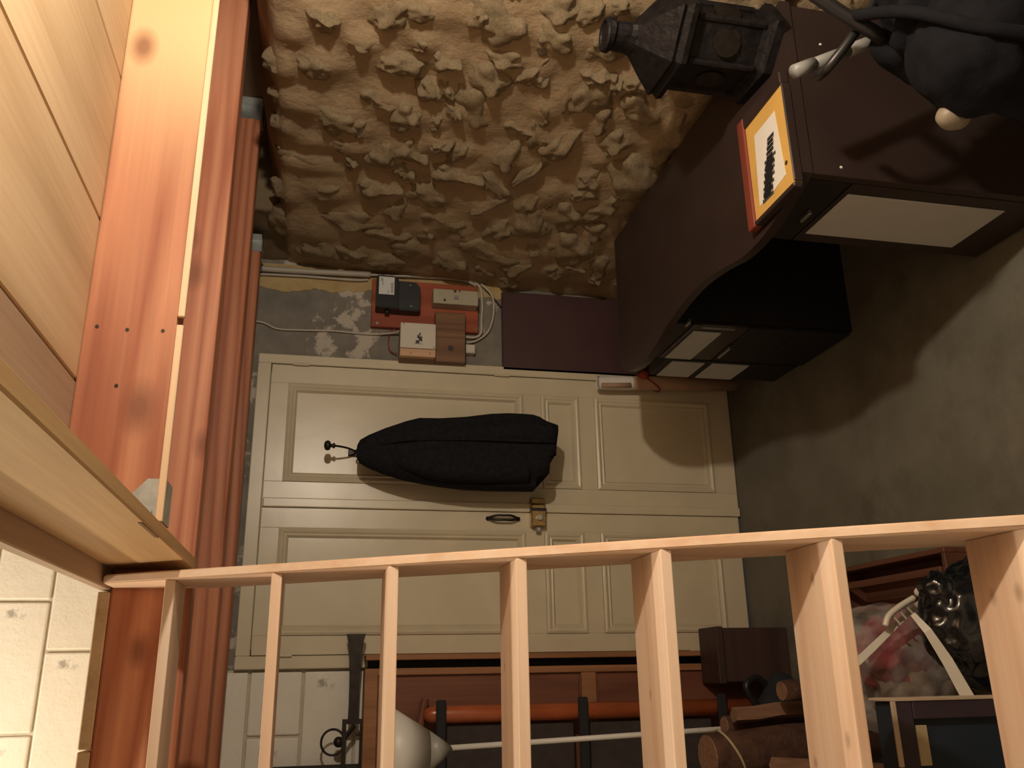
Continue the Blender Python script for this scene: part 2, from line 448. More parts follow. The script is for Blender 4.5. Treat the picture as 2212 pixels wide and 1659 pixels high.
STONES = [(1.934, 1.812, 0.035, 0.042), (2.014, 1.885, 0.029, 0.037), (1.881, 1.639, 0.059, 0.036), (1.849, 1.545, 0.036, 0.041), (1.965, 1.544, 0.025, 0.035), (2.004, 1.699, 0.033, 0.056), (1.833, 1.345, 0.076, 0.074), (1.751, 1.209, 0.05, 0.046), (1.853, 1.201, 0.058, 0.06), (1.846, 1.059, 0.058, 0.055), (1.971, 1.31, 0.037, 0.045), (2.023, 1.472, 0.038, 0.033), (2.069, 1.337, 0.068, 0.042), (2.011, 1.213, 0.065, 0.036), (2.069, 1.047, 0.094, 0.055), (1.975, 1.052, 0.038, 0.046), (2.085, 1.108, 0.082, 0.029), (2.091, 0.871, 0.071, 0.06), (1.98, 0.932, 0.038, 0.039), (2.197, 0.724, 0.119, 0.05), (2.463, 0.743, 0.115, 0.076), (2.322, 1.89, 0.041, 0.055), (2.374, 1.757, 0.063, 0.068), (2.406, 1.691, 0.044, 0.043), (2.522, 1.857, 0.032, 0.047), (2.658, 1.853, 0.04, 0.085), (2.516, 1.716, 0.037, 0.045), (2.226, 1.343, 0.094, 0.062), (2.244, 1.412, 0.036, 0.022), (2.424, 1.437, 0.036, 0.029), (2.456, 1.356, 0.052, 0.033), (2.273, 1.202, 0.042, 0.042), (2.305, 1.134, 0.072, 0.036), (2.336, 1.054, 0.074, 0.043), (2.443, 1.206, 0.078, 0.054), (2.584, 1.359, 0.051, 0.077), (2.518, 1.114, 0.083, 0.024), (2.501, 0.905, 0.05, 0.04), (2.59, 0.907, 0.047, 0.041), (2.742, 1.609, 0.055, 0.064), (2.822, 1.785, 0.045, 0.065), (2.741, 1.428, 0.056, 0.081), (2.879, 1.938, 0.046, 0.043), (3.112, 1.834, 0.097, 0.106), (3.071, 1.55, 0.067, 0.071), (2.996, 1.679, 0.071, 0.086), (2.766, 1.217, 0.096, 0.043), (3.113, 1.133, 0.101, 0.109), (2.907, 1.354, 0.069, 0.068), (2.75, 0.909, 0.084, 0.059), (2.651, 0.798, 0.079, 0.048), (2.853, 1.026, 0.088, 0.061), (2.986, 0.82, 0.111, 0.081), (3.156, 1.432, 0.071, 0.072), (2.855, 0.769, 0.069, 0.051), (3.224, 0.997, 0.075, 0.075), (3.118, 0.666, 0.088, 0.048), (3.278, 1.796, 0.074, 0.078), (2.067, 1.604, 0.047, 0.051), (2.119, 1.81, 0.048, 0.052), (2.17, 1.926, 0.041, 0.039), (3.104, 1.939, 0.074, 0.053), (2.486, 1.521, 0.058, 0.05), (2.293, 1.555, 0.06, 0.05), (2.247, 1.644, 0.049, 0.046), (1.815, 1.41, 0.032, 0.023), (2.267, 0.892, 0.057, 0.043), (1.741, 1.119, 0.047, 0.035), (1.708, 1.055, 0.031, 0.034), (2.994, 1.269, 0.08, 0.052), (2.537, 1.608, 0.059, 0.045), (2.643, 1.008, 0.06, 0.038), (1.989, 0.985, 0.039, 0.026), (2.631, 1.196, 0.071, 0.041), (2.462, 1.921, 0.04, 0.035), (1.632, 0.72, 0.024, 0.039), (1.593, 0.587, 0.02, 0.045), (1.703, 0.969, 0.031, 0.046), (1.668, 0.831, 0.03, 0.046), (2.174, 1.145, 0.052, 0.033), (2.186, 0.964, 0.067, 0.036), (2.364, 0.907, 0.051, 0.035), (2.165, 1.5, 0.042, 0.032), (2.92, 1.137, 0.063, 0.052), (3.04, 0.943, 0.068, 0.054), (3.268, 1.685, 0.066, 0.063), (3.315, 1.55, 0.059, 0.068), (3.236, 1.269, 0.066, 0.067)]
def stone_mesh(seed):
    bm = bmesh.new(); bmesh.ops.create_icosphere(bm, subdivisions=4, radius=1.0)
    off = Vector((seed * 11.3, seed * 4.7, seed * 2.9))
    cuts = [(Vector((rnd.uniform(-1, 1), rnd.uniform(-1, 1), rnd.uniform(-1, 1))).normalized(), rnd.uniform(.62, .9)) for _ in range(9)]
    for v in bm.verts:
        p = v.co.copy()
        for n, d in cuts:                                   # broken facets
            e = p.dot(n) - d
            if e > 0: p -= n * e * .85
        k = 1 + .28 * noise.noise(p * 1.7 + off) + .16 * noise.noise(p * 3.6 + off) + .07 * noise.noise(p * 8 + off) + .03 * noise.noise(p * 16 + off)
        v.co = p * k
    me = bpy.data.meshes.new('stone'); bm.to_mesh(me); bm.free()
    for p in me.polygons: p.use_smooth = True
    me.materials.append(M_stone)
    return me
SM = [stone_mesh(i + 1) for i in range(12)]
placed = []
def stone(y, z, ry, rz, rx):
    if z + rz > 1.90: rx *= .62
    o = bpy.data.objects.new('stone', rnd.choice(SM)); COL.objects.link(o); o.parent = wr
    o.location = (wallx(z) + .016, y, z); o.scale = (rx * .98, ry * 1.42, rz * 1.42)
    o.rotation_euler = (rnd.uniform(-.5, .5), 0, 0)
    placed.append((y, z, ry, rz))
for y, z, ry, rz in STONES: stone(y, z, ry, rz, rnd.uniform(.040, .054) + .10 * min(ry, rz))
tries = 0
while tries < 5000 and len(placed) < 290:
    tries += 1
    y, z = rnd.uniform(-1.2, 3.36), rnd.uniform(.06, 1.88)
    r = rnd.uniform(.03, .075); ry, rz = r * rnd.uniform(.8, 1.4), r * rnd.uniform(.6, 1.1)
    if all(abs(y - a) > (ry + c) * .88 or abs(z - b_) > (rz + d) * .88 for a, b_, c, d in placed):
        stone(y, z, ry, rz, rnd.uniform(.042, .055))

obj('mortar', stone_surface(), M_mortar, wr, smooth=True)
# deck above: planks run away from the camera
deck = struct('ceiling_deck', 'underside of the mezzanine deck in pale boards')
edges_x = [.199, .536, .872, 1.206, 1.545, 1.965]
pm = {}
def plank(x0, x1, y0, y1, mat):
    g = .0022
    obj('plank', B(x0 + g, x1 - g, y0, y1, ZD, ZD + .026, .0025), mat, deck)
for i in range(5):
    plank(edges_x[i], edges_x[i + 1], -1.4, 3.44, M_deck_shade if i == 0 else M_deck)
for i in range(4):
    x1 = .199 - i * .335
    if i == 3:
        plank(-1.6, x1, -1.4, 3.44, M_deck)
    else:
        plank(x1 - .335, x1, 2.165, 3.44, M_deck)

# ------------------------------------------------------------------ joists
def joist(name, label, x0, x1, y0, y1, z0, z1, mat, bev=.006):
    t = thing(name, label, 'joist', ((x0 + x1) / 2, (y0 + y1) / 2, z0), 'mezzanine joists')
    obj('timber', B(x0, x1, y0, y1, z0, z1, bev, 2), mat, t)
    return t
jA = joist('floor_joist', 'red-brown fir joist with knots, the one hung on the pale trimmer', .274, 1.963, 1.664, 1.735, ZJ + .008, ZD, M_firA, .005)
for bx0, bx1 in ((.274, .655), (.672, 1.963)):
    obj('pale_batten', B(bx0, bx1, 1.6585, 1.6685, 2.0295, 2.0428, .0015), M_batten, jA)
jB = joist('floor_joist', 'long red-brown header joist that the pine stair leans against', -1.6, 1.963, 2.17, 2.24, ZJ, ZD, M_firB)
jC = joist('floor_joist', 'darker joist with rounded end in a steel hanger on the stone wall', -1.6, 1.945, 2.785, 2.85, ZJ, ZD, M_fir, .012)
jD = joist('floor_joist', 'last dark joist close to the far wall above the conduits', -1.6, 1.63, 3.19, 3.25, ZJ, ZD, M_fir, .01)
tr = thing('trimmer_joist', 'wide pale trimmer board alongside the stair opening with steel hanger', 'joist', (.27, .5, 2.029))
obj('timber', B(.246, .272, -1.39, 2.168, 2.029, ZD, .003), M_trim, tr)
for (x, z) in ((.643, 2.185), (.64, 2.131), (.642, 2.067), (.527, 2.137)):           # nail heads on the near joist
    obj('nail_head', T([(x, 1.6645, z), (x, 1.6625, z)], .0035, 8), M_iron, jA)
# hanger of the near joist
h = obj('joist_hanger', prism(bmesh.new(), [(.275, 2.116), (.290, 2.116), (.352, 2.062), (.352, 2.0325), (.275, 2.0325)], 1, 1.6605, 1.6635), M_galv, jA)
obj('saddle', B(.275, .352, 1.6605, 1.738, 2.0305, 2.0335), M_galv, h)
obj('bolt', T([(.306, 1.6605, 2.083), (.306, 1.652, 2.083)], .0065, 6), M_iron, h)
obj('fold_nut', T([(.292, 1.661, 2.058), (.292, 1.650, 2.058)], .010, 12), M_galv, h)
obj('brown_streak', B(.2448, .2475, 1.50, 1.66, 2.032, 2.040, .001), M_brnbd, tr)  # thin brown streak along the trimmer's lower edge
def wall_hanger(j, x0, x1, y0, y1):
    bm = bmesh.new()
    box(bm, x0, x1, y0 - .003, y0, ZJ - .002, ZJ + .09); box(bm, x0, x1, y1, y1 + .003, ZJ - .002, ZJ + .09)
    box(bm, x0, x1, y0 - .003, y1 + .003, ZJ - .004, ZJ - .001)
    box(bm, x1 - .003, x1, y0 - .05, y1 + .05, ZJ - .004, ZJ + .1)
    obj('joist_hanger', bm, M_galv, j)
wall_hanger(jC, 1.905, 1.963, 2.785, 2.85)
wall_hanger(jD, 1.585, 1.635, 3.19, 3.25)

# ------------------------------------------------------------------ miller's stair
lad = thing('miller_stair', 'steep open stair of pale pine planks rising to the header joist', 'stair', (-.1, .8, 0))
def fy(z): return 1.295 + (z - .933) / 1.65
for x0, x1 in ((.205, .224), (-.424, -.405)):
    pts = [(fy(0), 0), (fy(2.205), 2.205), (2.167, 2.205), (2.167, 2.205 - .16), (fy(0) + .23, 0)]
    zb = (2.167 - .23 - 1.295) * 1.65 + .933
    pts[3] = (2.167, zb)
    bm = prism(bmesh.new(), pts, 0, x0, x1)
    bmesh.ops.bevel(bm, geom=bm.edges[:], offset=.003, segments=2, affect='EDGES')
    obj('stringer', bm, M_pine_s, lad)
for z in (2.0645, 1.8425, 1.6205, 1.3985, 1.172, .931, .680, .435, .185):
    y = fy(z)
    obj('tread', B(-.405, .205, y, y + .153, z - .021, z, .0025, 2), M_pine, lad)

# ------------------------------------------------------------------ door
d1 = struct('door_1', 'cream double door with moulded panels', (.645, DY, 0))
FY = 3.418           # frame face
bm = bmesh.new()
for a in ((.038, .084, 0, 2.03), (1.21, 1.25, 0, 2.03), (.084, 1.21, 1.978, 2.03)):
    box(bm, a[0], a[1], FY, 3.55, a[2], a[3], .003)
box(bm, .080, .108, 3.4555, 3.55, 0, 1.98); box(bm, 1.186, 1.214, 3.4555, 3.55, 0, 1.98); box(bm, .084, 1.21, 3.4555, 3.55, 1.95, 1.98)
obj('frame', bm, M_door, d1)
LY = 3.424
def ring(bm, x0, x1, z0, z1, w, ya, yb):
    """mitred moulding: outer rectangle at depth ya, stepping to the inner edge"""
    prof = [(0, 0), (0, -.006), (w * .25, -.010), (w * .45, -.007), (w * .6, -.002), (w * .8, -.004), (w, .006), (w, .010)]
    loops = []
    for o, d in prof:
        loops.append([bm.verts.new((x, ya + d, z)) for x, z in ((x0 + o, z0 + o), (x1 - o, z0 + o), (x1 - o, z1 - o), (x0 + o, z1 - o))])
    for i in range(len(loops) - 1):
        for k in range(4):
            bm.faces.new((loops[i][k], loops[i][(k + 1) % 4], loops[i + 1][(k + 1) % 4], loops[i + 1][k]))
def leaf(x0, x1, px0, px1, z0, label):
    L = tag(bpy.data.objects.new('door_leaf', None), label); COL.objects.link(L); L.parent = d1
    L.location = Vector((x0, LY, 0)) - d1.location
    t = .03
    for a, b_ in ((x0, px0), (px1, x1)):
        obj('stile', B(a, b_, LY, LY + t, z0, 1.975, .0015), M_door, L)
    zr = [(z0, .105), (.63, .70), (.866, .944), (1.905, 1.975)]
    for a, b_ in zr: obj('rail', B(px0, px1, LY, LY + t, a, b_, .0012), M_door, L)
    for a, b_ in ((.105, .63), (.70, .866), (.944, 1.905)):
        bm = bmesh.new(); ring(bm, px0, px1, a, b_, .036, LY, 0)
        obj('moulding', bm, M_door, L)
        obj('panel', B(px0, px1, LY + .009, LY + .022, a, b_), M_door, L)
    return L
Lr = leaf(.632, 1.2075, .73, 1.131, .004, 'door leaf with the black coat')
Ll = leaf(.0865, .628, .156, .551, .010, 'door leaf behind the stair treads')
obj('astragal', B(.612, .650, LY + .0305, LY + .04, .008, 1.972), M_door, Lr)
obj('cover_strip', B(.628, .664, LY - .012, LY, .004, 1.972, .004, 2), M_door, Lr)
for x, z in ((1.209, 1.862), (1.209, 1.035), (.085, 1.862), (.085, .25)):
    obj('hinge', T([(x, FY - .004, z - .032), (x, FY - .004, z + .032)], .006, 10), M_door, d1)
# rim lock across the meeting stiles, pull handle
lk = obj('rim_lock', B(.566, .655, LY - .042, LY - .006, .868, .928, .004), M_brass, Ll)
obj('lock_band', B(.628, .640, LY - .044, LY - .006, .866, .930), M_black, Ll)
obj('lock_keeper', B(.657, .682, LY - .036, LY - .012, .868, .928, .004), M_brass, Lr)
obj('lock_key', B(.545, .566, LY - .034, LY - .02, .888, .908, .003), M_galv, Ll)
obj('lock_cylinder', T([(.60, LY - .042, .897), (.60, LY - .056, .897)], .011, 16), M_galv, Ll)
bm = bmesh.new()
zc = 1.038
tube(bm, [(.6, LY, zc + .062), (.6, LY - .012, zc + .062)], .008, 10); tube(bm, [(.6, LY, zc - .062), (.6, LY - .012, zc - .062)], .008, 10)
tube(bm, spline([(.6, LY - .01, zc + .065), (.609, LY - .026, zc + .032), (.609, LY - .03, zc), (.609, LY - .026, zc - .032), (.6, LY - .01, zc - .065)], 6), .0045, 8)
tube(bm, spline([(.6, LY - .01, zc + .065), (.591, LY - .026, zc + .032), (.591, LY - .03, zc), (.591, LY - .026, zc - .032), (.6, LY - .01, zc - .065)], 6), .0045, 8)
obj('pull_handle', bm, M_iron, Ll, smooth=True)

# coat hook and coat
hk = thing('coat_hook', 'dark coat hook with round black knob on the cream door', 'hook', (.851, LY, 1.60))
obj('back_plate', B(.838, .864, LY - .004, LY + .004, 1.56, 1.66, .002), M_iron, hk)
obj('arm', T(spline([(.851, LY - .004, 1.632), (.851, LY - .04, 1.64), (.850, LY - .085, 1.67), (.849, LY - .112, 1.71), (.849, LY - .114, 1.732)], 6), .004, 8), M_iron, hk, True)
bm = lathe(bmesh.new(), [(.005, 1.712), (.012, 1.717), (.007, 1.724), (.007, 1.729), (.017, 1.733), (.020, 1.742), (.016, 1.751), (.005, 1.755)], .849, LY - .114, 16)
obj('knob', bm, M_iron, hk, True)
obj('lower_hook', T(spline([(.851, LY - .004, 1.60), (.851, LY - .05, 1.597), (.851, LY - .078, 1.605), (.851, LY - .084, 1.625)], 6), .004, 8), M_galv, hk, True)
def coat_body():
    # z, xl, xr of the outline, loose and bulky
    prof = [(1.632, .797, .840), (1.622, .775, .862), (1.59, .758, .882), (1.53, .735, .910), (1.45, .712, .942), (1.40, .703, .957), (1.32, .692, .958), (1.22, .684, .966), (1.12, .681, .984), (1.05, .680, .992), (.98, .681, .992), (.955, .682, .990), (.95, .682, .990)]
    bm = bmesh.new(); n = 110; rows = []
    YC = 3.265
    for i, (z, a, b_) in enumerate(prof):
        row = []
        cx, w = (a + b_) / 2, (b_ - a) / 2
        dep = .03 + .065 * min(1, (1.632 - z) / .25)
        for k in range(n):
            t = 2 * math.pi * k / n
            fold = 1 + .10 * math.sin(t * 7 + z * 2.2 + 1) * min(1, (1.66 - z) * 2.0) * (1 if math.sin(t) < 0 else .2)
            x = cx + w * math.copysign(abs(math.cos(t)) ** .85, math.cos(t)) * (1 + .012 * math.sin(z * 17))
            y = YC + dep * math.copysign(abs(math.sin(t)) ** .8, math.sin(t)) * fold
            row.append(bm.verts.new((x, y, z)))
        rows.append(row)
    last = rows[-1]
    def hem(x):                       # stepped hem
        if x > .94: return .868 + max(0, x - .955) * 1.2
        if x > .80: return .861 + (.94 - x) * .10
        if x > .733: return .903
        return .948
    for s_ in (.5, 1.0):
        row = []
        for v in last:
            zz = .95 + (hem(v.co.x) - .95) * s_
            xx = v.co.x - (.030 * s_ * s_ * min(1, (v.co.x - .93) / .06) if v.co.x > .93 else 0)
            row.append(bm.verts.new((xx, v.co.y, zz)))
        rows.append(row)
    for i in range(len(rows) - 1):
        for k in range(n): bm.faces.new((rows[i][k], rows[i][(k + 1) % n], rows[i + 1][(k + 1) % n], rows[i + 1][k]))
    bm.faces.new(rows[0])
    bm.faces.new(list(reversed(rows[-1])))
    return bm
ct = thing('coat', 'long black wool coat hanging from the hook on the door', 'coat', (.84, 3.265, .86))
obj('body', coat_body(), M_cloth, ct, True)
obj('sleeve', T(spline([(.775, 3.215, 1.47), (.745, 3.205, 1.36), (.735, 3.20, 1.2), (.738, 3.20, 1.08), (.742, 3.205, .985)], 6), [.028 + .010 * min(1, i / 8) for i in range(25)], 14), M_cloth, ct, True)
obj('lapel', T(spline([(.832, 3.235, 1.59), (.848, 3.178, 1.44), (.856, 3.167, 1.22), (.858, 3.167, 1.0), (.860, 3.17, .88)], 6), [.006] * 25, 8), M_cloth, ct, True)
obj('hanging_loop', T(spline([(.82, 3.29, 1.618), (.838, 3.335, 1.632), (.851, 3.345, 1.618)], 5), .004, 8), M_cloth, ct, True)

# ------------------------------------------------------------------ electrics on the far wall
bd = thing('meter_board', 'red-brown wooden board on grey cement carrying the black meter', 'board', (1.5, DY, 1.135))
obj('board', B(1.395, 1.612, 3.415, DY - .001, 1.135, 1.59, .002), M_redbd, bd)
for x, z in ((1.408, 1.565), (1.408, 1.148), (1.60, 1.148)):
    obj('screw', T([(x, 3.415, z), (x, 3.411, z)], .006, 10), M_brass if z < 1.3 else M_alu, bd)
mt = thing('electricity_meter', 'black electricity meter with pale label on the red-brown board', 'meter', (1.53, 3.41, 1.39))
bm = prism(bmesh.new(), [(1.455, 1.575), (1.600, 1.575), (1.600, 1.50), (1.585, 1.482), (1.452, 1.482)], 1, 3.345, 3.4148)
bmesh.ops.bevel(bm, geom=bm.edges[:], offset=.004, segments=2, affect='EDGES')
obj('case', bm, M_black, mt)
bm = prism(bmesh.new(), [(1.452, 1.484), (1.583, 1.484), (1.583, 1.412), (1.563, 1.392), (1.452, 1.392)], 1, 3.355, 3.4148)
bmesh.ops.bevel(bm, geom=bm.edges[:], offset=.004, segments=2, affect='EDGES')
tcv = obj('terminal_cover', bm, plain('charcoal_plastic', (.022, .024, .027), rough=.45), mt)
for x, z in ((1.565, 1.435), (1.47, 1.43)):
    obj('screw', T([(x, 3.356, z), (x, 3.352, z)], .004, 8), M_alu, tcv)
lb = obj('label', B(1.512, 1.592, 3.3435, 3.346, 1.502, 1.566), M_label, mt)
for i in range(9):
    obj('barcode_line', B(1.520 + i * .0052, 1.5225 + i * .0052 + (.001 if i % 3 else 0), 3.3428, 3.3437, 1.506, 1.517), M_inkg, lb)
for z, a, b_ in ((1.557, 1.57, 1.588), (1.551, 1.552, 1.586), (1.527, 1.518, 1.530)):
    obj('print_line', B(a, b_, 3.3428, 3.3437, z - .0018, z + .0018), M_inkg, lb)
obj('seal_tab', B(1.440, 1.453, 3.37, 3.40, 1.518, 1.536, .003), M_black, mt)
bk = thing('breaker_box', 'oblong beige breaker box on the red-brown board', 'breaker', (1.527, 3.41, 1.145))
obj('case', B(1.493, 1.560, 3.352, 3.4148, 1.145, 1.338, .004, 2), M_beige, bk)
obj('rocker', B(1.515, 1.531, 3.345, 3.353, 1.232, 1.25, .002), M_inkg, bk)
obj('button', T([(1.508, 3.353, 1.29), (1.508, 3.347, 1.29)], .005, 10), M_ink, bk)
obj('button', T([(1.552, 3.353, 1.246), (1.552, 3.347, 1.246)], .006, 10), M_ink, bk)
obj('red_button', T([(1.553, 3.353, 1.226), (1.553, 3.348, 1.226)], .004, 10), M_ribbon, bk)
b2 = thing('fuse_board', 'brown knotty board hung beside the door frame with fuse box on it', 'board', (1.33, 3.40, 1.196))
bm = B(1.24, 1.462, 3.372, 3.4105, 1.198, 1.325, .002); obj('board', bm, M_brnbd, b2)
obj('board_end', B(1.24, 1.385, 3.372, 3.4105, 1.326, 1.473, .002), M_brnbd, b2)
obj('spacer', B(1.26, 1.37, 3.411, DY - .001, 1.22, 1.45), M_brnbd, b2)
obj('knot', T([(1.30, 3.3725, 1.26), (1.30, 3.3715, 1.26)], .013, 14), M_chest, b2)
fb = thing('fuse_box', 'square white fuse box with dark printed emblem beside the door frame', 'fuse box', (1.33, 3.37, 1.325))
obj('case', B(1.278, 1.389, 3.335, 3.3715, 1.327, 1.473, .003, 2), M_white, fb)
st = obj('wooden_strip', B(1.244, 1.277, 3.34, 3.3715, 1.327, 1.473, .002), M_tanst, fb)
for z in (1.35, 1.43): obj('screw', T([(1.258, 3.34, z), (1.258, 3.337, z)], .004, 8), M_brass, st)
em = obj('emblem', B(1.296, 1.299, 3.3338, 3.3352, 1.380, 1.418), M_inkg, fb)
for x0, x1, z0, z1 in ((1.299, 1.312, 1.395, 1.410), (1.312, 1.330, 1.384, 1.398), (1.322, 1.336, 1.396, 1.404), (1.334, 1.346, 1.390, 1.396), (1.308, 1.316, 1.384, 1.390)):
    obj('emblem_mark', B(x0, x1, 3.3340, 3.3352, z0, z1), M_ink, em)
for x, z in ((1.384, 1.46), (1.284, 1.335)): obj('screw', T([(x, 3.3355, z), (x, 3.333, z)], .004, 8), M_alu, fb)
jb = thing('junction_box', 'tiny white junction box under the brown fuse board', 'junction box', (1.316, DY, 1.15))
obj('case', B(1.297, 1.337, 3.405, DY - .001, 1.150, 1.190, .003, 2), M_white, jb)
obj('cover', B(1.300, 1.334, 3.402, 3.406, 1.153, 1.187, .0015), M_white, jb)
def cable(name, label, pts, r, mat, cat='cable'):
    return tag(obj(name, T(spline(pts, 7), r, 8), mat, None, True), label, cat, 'wiring around the meter board')
cable('cable', 'thin white cable sagging across grey cement from joist to fuse box', [(1.392, 3.435, 2.06), (1.387, 3.436, 2.02), (1.365, 3.437, 1.964), (1.366, 3.437, 1.873), (1.371, 3.437, 1.743), (1.367, 3.437, 1.591), (1.372, 3.42, 1.50), (1.376, 3.39, 1.465)], .0042, M_cable)
cable('cable', 'white cable curving tightly round the lower edge of the red-brown board', [(1.64, 3.425, 1.20), (1.625, 3.43, 1.13), (1.55, 3.43, 1.115), (1.46, 3.43, 1.118), (1.40, 3.43, 1.122), (1.379, 3.43, 1.15), (1.379, 3.43, 1.20)], .006, M_cable)
cable('cable', 'white cable bulging furthest out below the red-brown board', [(1.63, 3.425, 1.12), (1.58, 3.43, 1.07), (1.49, 3.43, 1.065), (1.41, 3.43, 1.09), (1.365, 3.43, 1.14), (1.352, 3.43, 1.185)], .005, M_cable)
cable('cable', 'thin dark cable running to the plum board', [(1.62, 3.43, 1.11), (1.57, 3.438, 1.06), (1.53, 3.438, 1.03)], .004, M_iron)
cable('conduit', 'thick pale grey conduit in the corner by the stone wall', [(1.622, 3.42, 2.09), (1.624, 3.42, 1.9), (1.628, 3.42, 1.75), (1.632, 3.42, 1.60)], .013, M_pipe, 'conduit')
cable('conduit', 'thin grey conduit bending towards the meter board', [(1.600, 3.43, 2.09), (1.606, 3.43, 1.9), (1.606, 3.43, 1.75), (1.606, 3.43, 1.66), (1.612, 3.43, 1.61)], .006, M_pipe, 'conduit')
cable('conduit', 'grey cable following the upper edge of the red-brown board', [(1.632, 3.42, 1.61), (1.636, 3.42, 1.5), (1.642, 3.42, 1.35), (1.638, 3.42, 1.2), (1.62, 3.425, 1.14)], .007, M_pipe, 'conduit')
cable('wire', 'dark red wire loop beside the fuse box', [(1.39, 3.42, 1.49), (1.375, 3.425, 1.508), (1.335, 3.43, 1.515), (1.295, 3.43, 1.505), (1.28, 3.42, 1.478)], .0025, M_ribbon, 'wire')

pl = tag(obj('plum_board', B(1.236, 1.600, 3.418, 3.442, 0.0, 1.028, .002), M_plum), 'plain plum-brown board standing upright against the far wall', 'board')

# poster roll
rl = thing('poster_roll', 'kraft paper roll with white sheet end standing by the desk', 'paper roll', (1.19, 3.36, 0))
bm = T([(1.205, 3.355, 0), (1.187, 3.366, .475)], .031, 24); obj('kraft_wrap', bm, M_card, rl, True)
bm = bmesh.new(); tube(bm, [(1.187, 3.366, .47), (1.182, 3.369, .625)], .0305, 24, caps=False); tube(bm, [(1.187, 3.366, .47), (1.182, 3.369, .622)], .024, 24)
obj('white_sheet', bm, M_paper, rl, True)
obj('roll_lip', T([(1.168, 3.337, .49), (1.162, 3.339, .618)], .010, 12), M_card, rl, True)
bm = bmesh.new()
def loop(c, r, nrm_tilt=0.0, n=20):
    return [(c[0] + r * math.cos(2 * math.pi * k / n), c[1] + r * math.sin(2 * math.pi * k / n), c[2] + nrm_tilt * math.cos(2 * math.pi * k / n)) for k in range(n + 1)]
tube(bm, loop((1.19, 3.364, .40), .033, .05), .004, 6)
obj('ribbon', bm, M_ribbon, rl, True)
bm = blob((1.215, 3.33, .43), (.02, .012, .024), 2, .25, 2, 3); obj('ribbon_knot', bm, M_ribbon, rl, True)

# ------------------------------------------------------------------ desk
dk = thing('desk', 'long dark brown desk with wavy front edge along the stone wall', 'desk', (1.3, 2.17, 0))
front = spline([(1.077, 1.545, 0), (1.050, 1.62, 0), (1.020, 1.74, 0), (1.018, 1.86, 0), (1.045, 2.0, 0), (1.060, 2.15, 0), (1.045, 2.33, 0), (1.005, 2.50, 0), (.992, 2.62, 0), (1.010, 2.74, 0), (1.045, 2.81, 0)], 5)
poly = [(p.x, p.y) for p in front] + [(1.10, 2.815), (1.556, 2.805), (1.556, 1.542)]
bm = prism(bmesh.new(), poly, 2, .694, .72)
obj('desktop', bm, M_desk, dk)
ep = obj('end_panel', B(1.078, 1.552, 1.548, 1.572, 0, .694, .0015), M_desk, dk)
for x, z in ((1.102, .618), (1.446, .622)): obj('cap', T([(x, 1.5485, z), (x, 1.5465, z)], .0035, 8), M_paper, ep)
obj('back_panel', B(1.53, 1.552, 1.572, 2.80, .12, .694), M_deskblk, dk)
def pedestal(y0, y1, x0, drawers, nm):
    p = obj(nm, B(x0 + .014, 1.525, y0, y1, 0, .692), M_deskblk, dk)
    for (a, b_, c, d, m_) in drawers:
        obj('drawer_front', B(x0, x0 + .0135, a, b_, c, d, .0015), m_, p)
    return p
pn = pedestal(1.574, 1.862, 1.08, [(1.578, 1.858, .575, .69, M_deskblk), (1.578, 1.858, .01, .57, M_desk)], 'pedestal')
obj('grey_door', B(1.0755, 1.0798, 1.617, 1.812, .125, .560, .001), M_gray, pn)
obj('handle', B(1.066, 1.0795, 1.70, 1.745, .606, .616, .002), M_alu, pn)
pf = pedestal(2.47, 2.795, 1.09, [(2.475, 2.79, .585, .69, M_deskblk), (2.475, 2.79, .38, .58, M_desk), (2.475, 2.79, .19, .375, M_deskblk), (2.475, 2.79, .01, .185, M_deskblk)], 'pedestal')
obj('grey_panel', B(1.0855, 1.0898, 2.525, 2.785, .46, .562, .001), M_gray, pf)
obj('handle', B(1.076, 1.0895, 2.462, 2.474, .44, .555, .002), M_alu, pf)
obj('handle', B(1.076, 1.0895, 2.64, 2.735, .372, .380, .002), M_alu, pf)
obj('handle', B(1.076, 1.0895, 2.43, 2.47, .61, .62, .002), M_alu, pf)
du = thing('drawer_unit', 'low dark drawer unit with two grey fronts beyond the desk', 'drawer unit', (1.25, 2.93, 0))
obj('case', B(1.104, 1.50, 2.835, 3.02, 0, .53, .002), M_deskblk, du)
for z0, z1 in ((.375, .505), (.195, .345)):
    f = obj('drawer_front', B(1.098, 1.1035, 2.85, 3.01, z0, z1, .001), M_gray, du)

# framed picture lying on the desk
fp = thing('framed_picture', 'yellow-mounted picture in red-brown frame lying flat on the desk', 'picture', (1.19, 1.65, .72))
for a in ((1.040, 1.352, 1.738, 1.772, M_redfr), (1.318, 1.352, 1.548, 1.738, M_desk), (1.040, 1.052, 1.548, 1.738, M_desk), (1.052, 1.318, 1.544, 1.550, M_desk)):
    obj('frame_rail', B(a[0], a[1], a[2], a[3], .7205, .745, .003), a[4], fp)
obj('mount', B(1.052, 1.318, 1.550, 1.738, .7205, .7385), M_mat, fp)
bm = prism(bmesh.new(), [(1.274, 1.597), (1.091, 1.584), (1.083, 1.640), (1.081, 1.713), (1.273, 1.699)], 2, .7385, .7395)
pr_ = obj('print', bm, M_paper, fp)
for i in range(26):
    t = i / 25.0
    x = 1.222 - .140 * t; y = 1.630 + .046 * t
    w = .014 + .013 * (1 if t > .35 else .4) * (1 + .5 * math.sin(i * 2.3))
    obj('print_mark', B(x - .0045, x + .0045, y - w, y + w * .6, .7394, .7400), M_inkg if t < .3 and i % 2 else M_ink, pr_)
obj('mount_stain', T([(1.118, 1.5765, .7383), (1.118, 1.5765, .7389)], .006, 10), M_chest, fp)

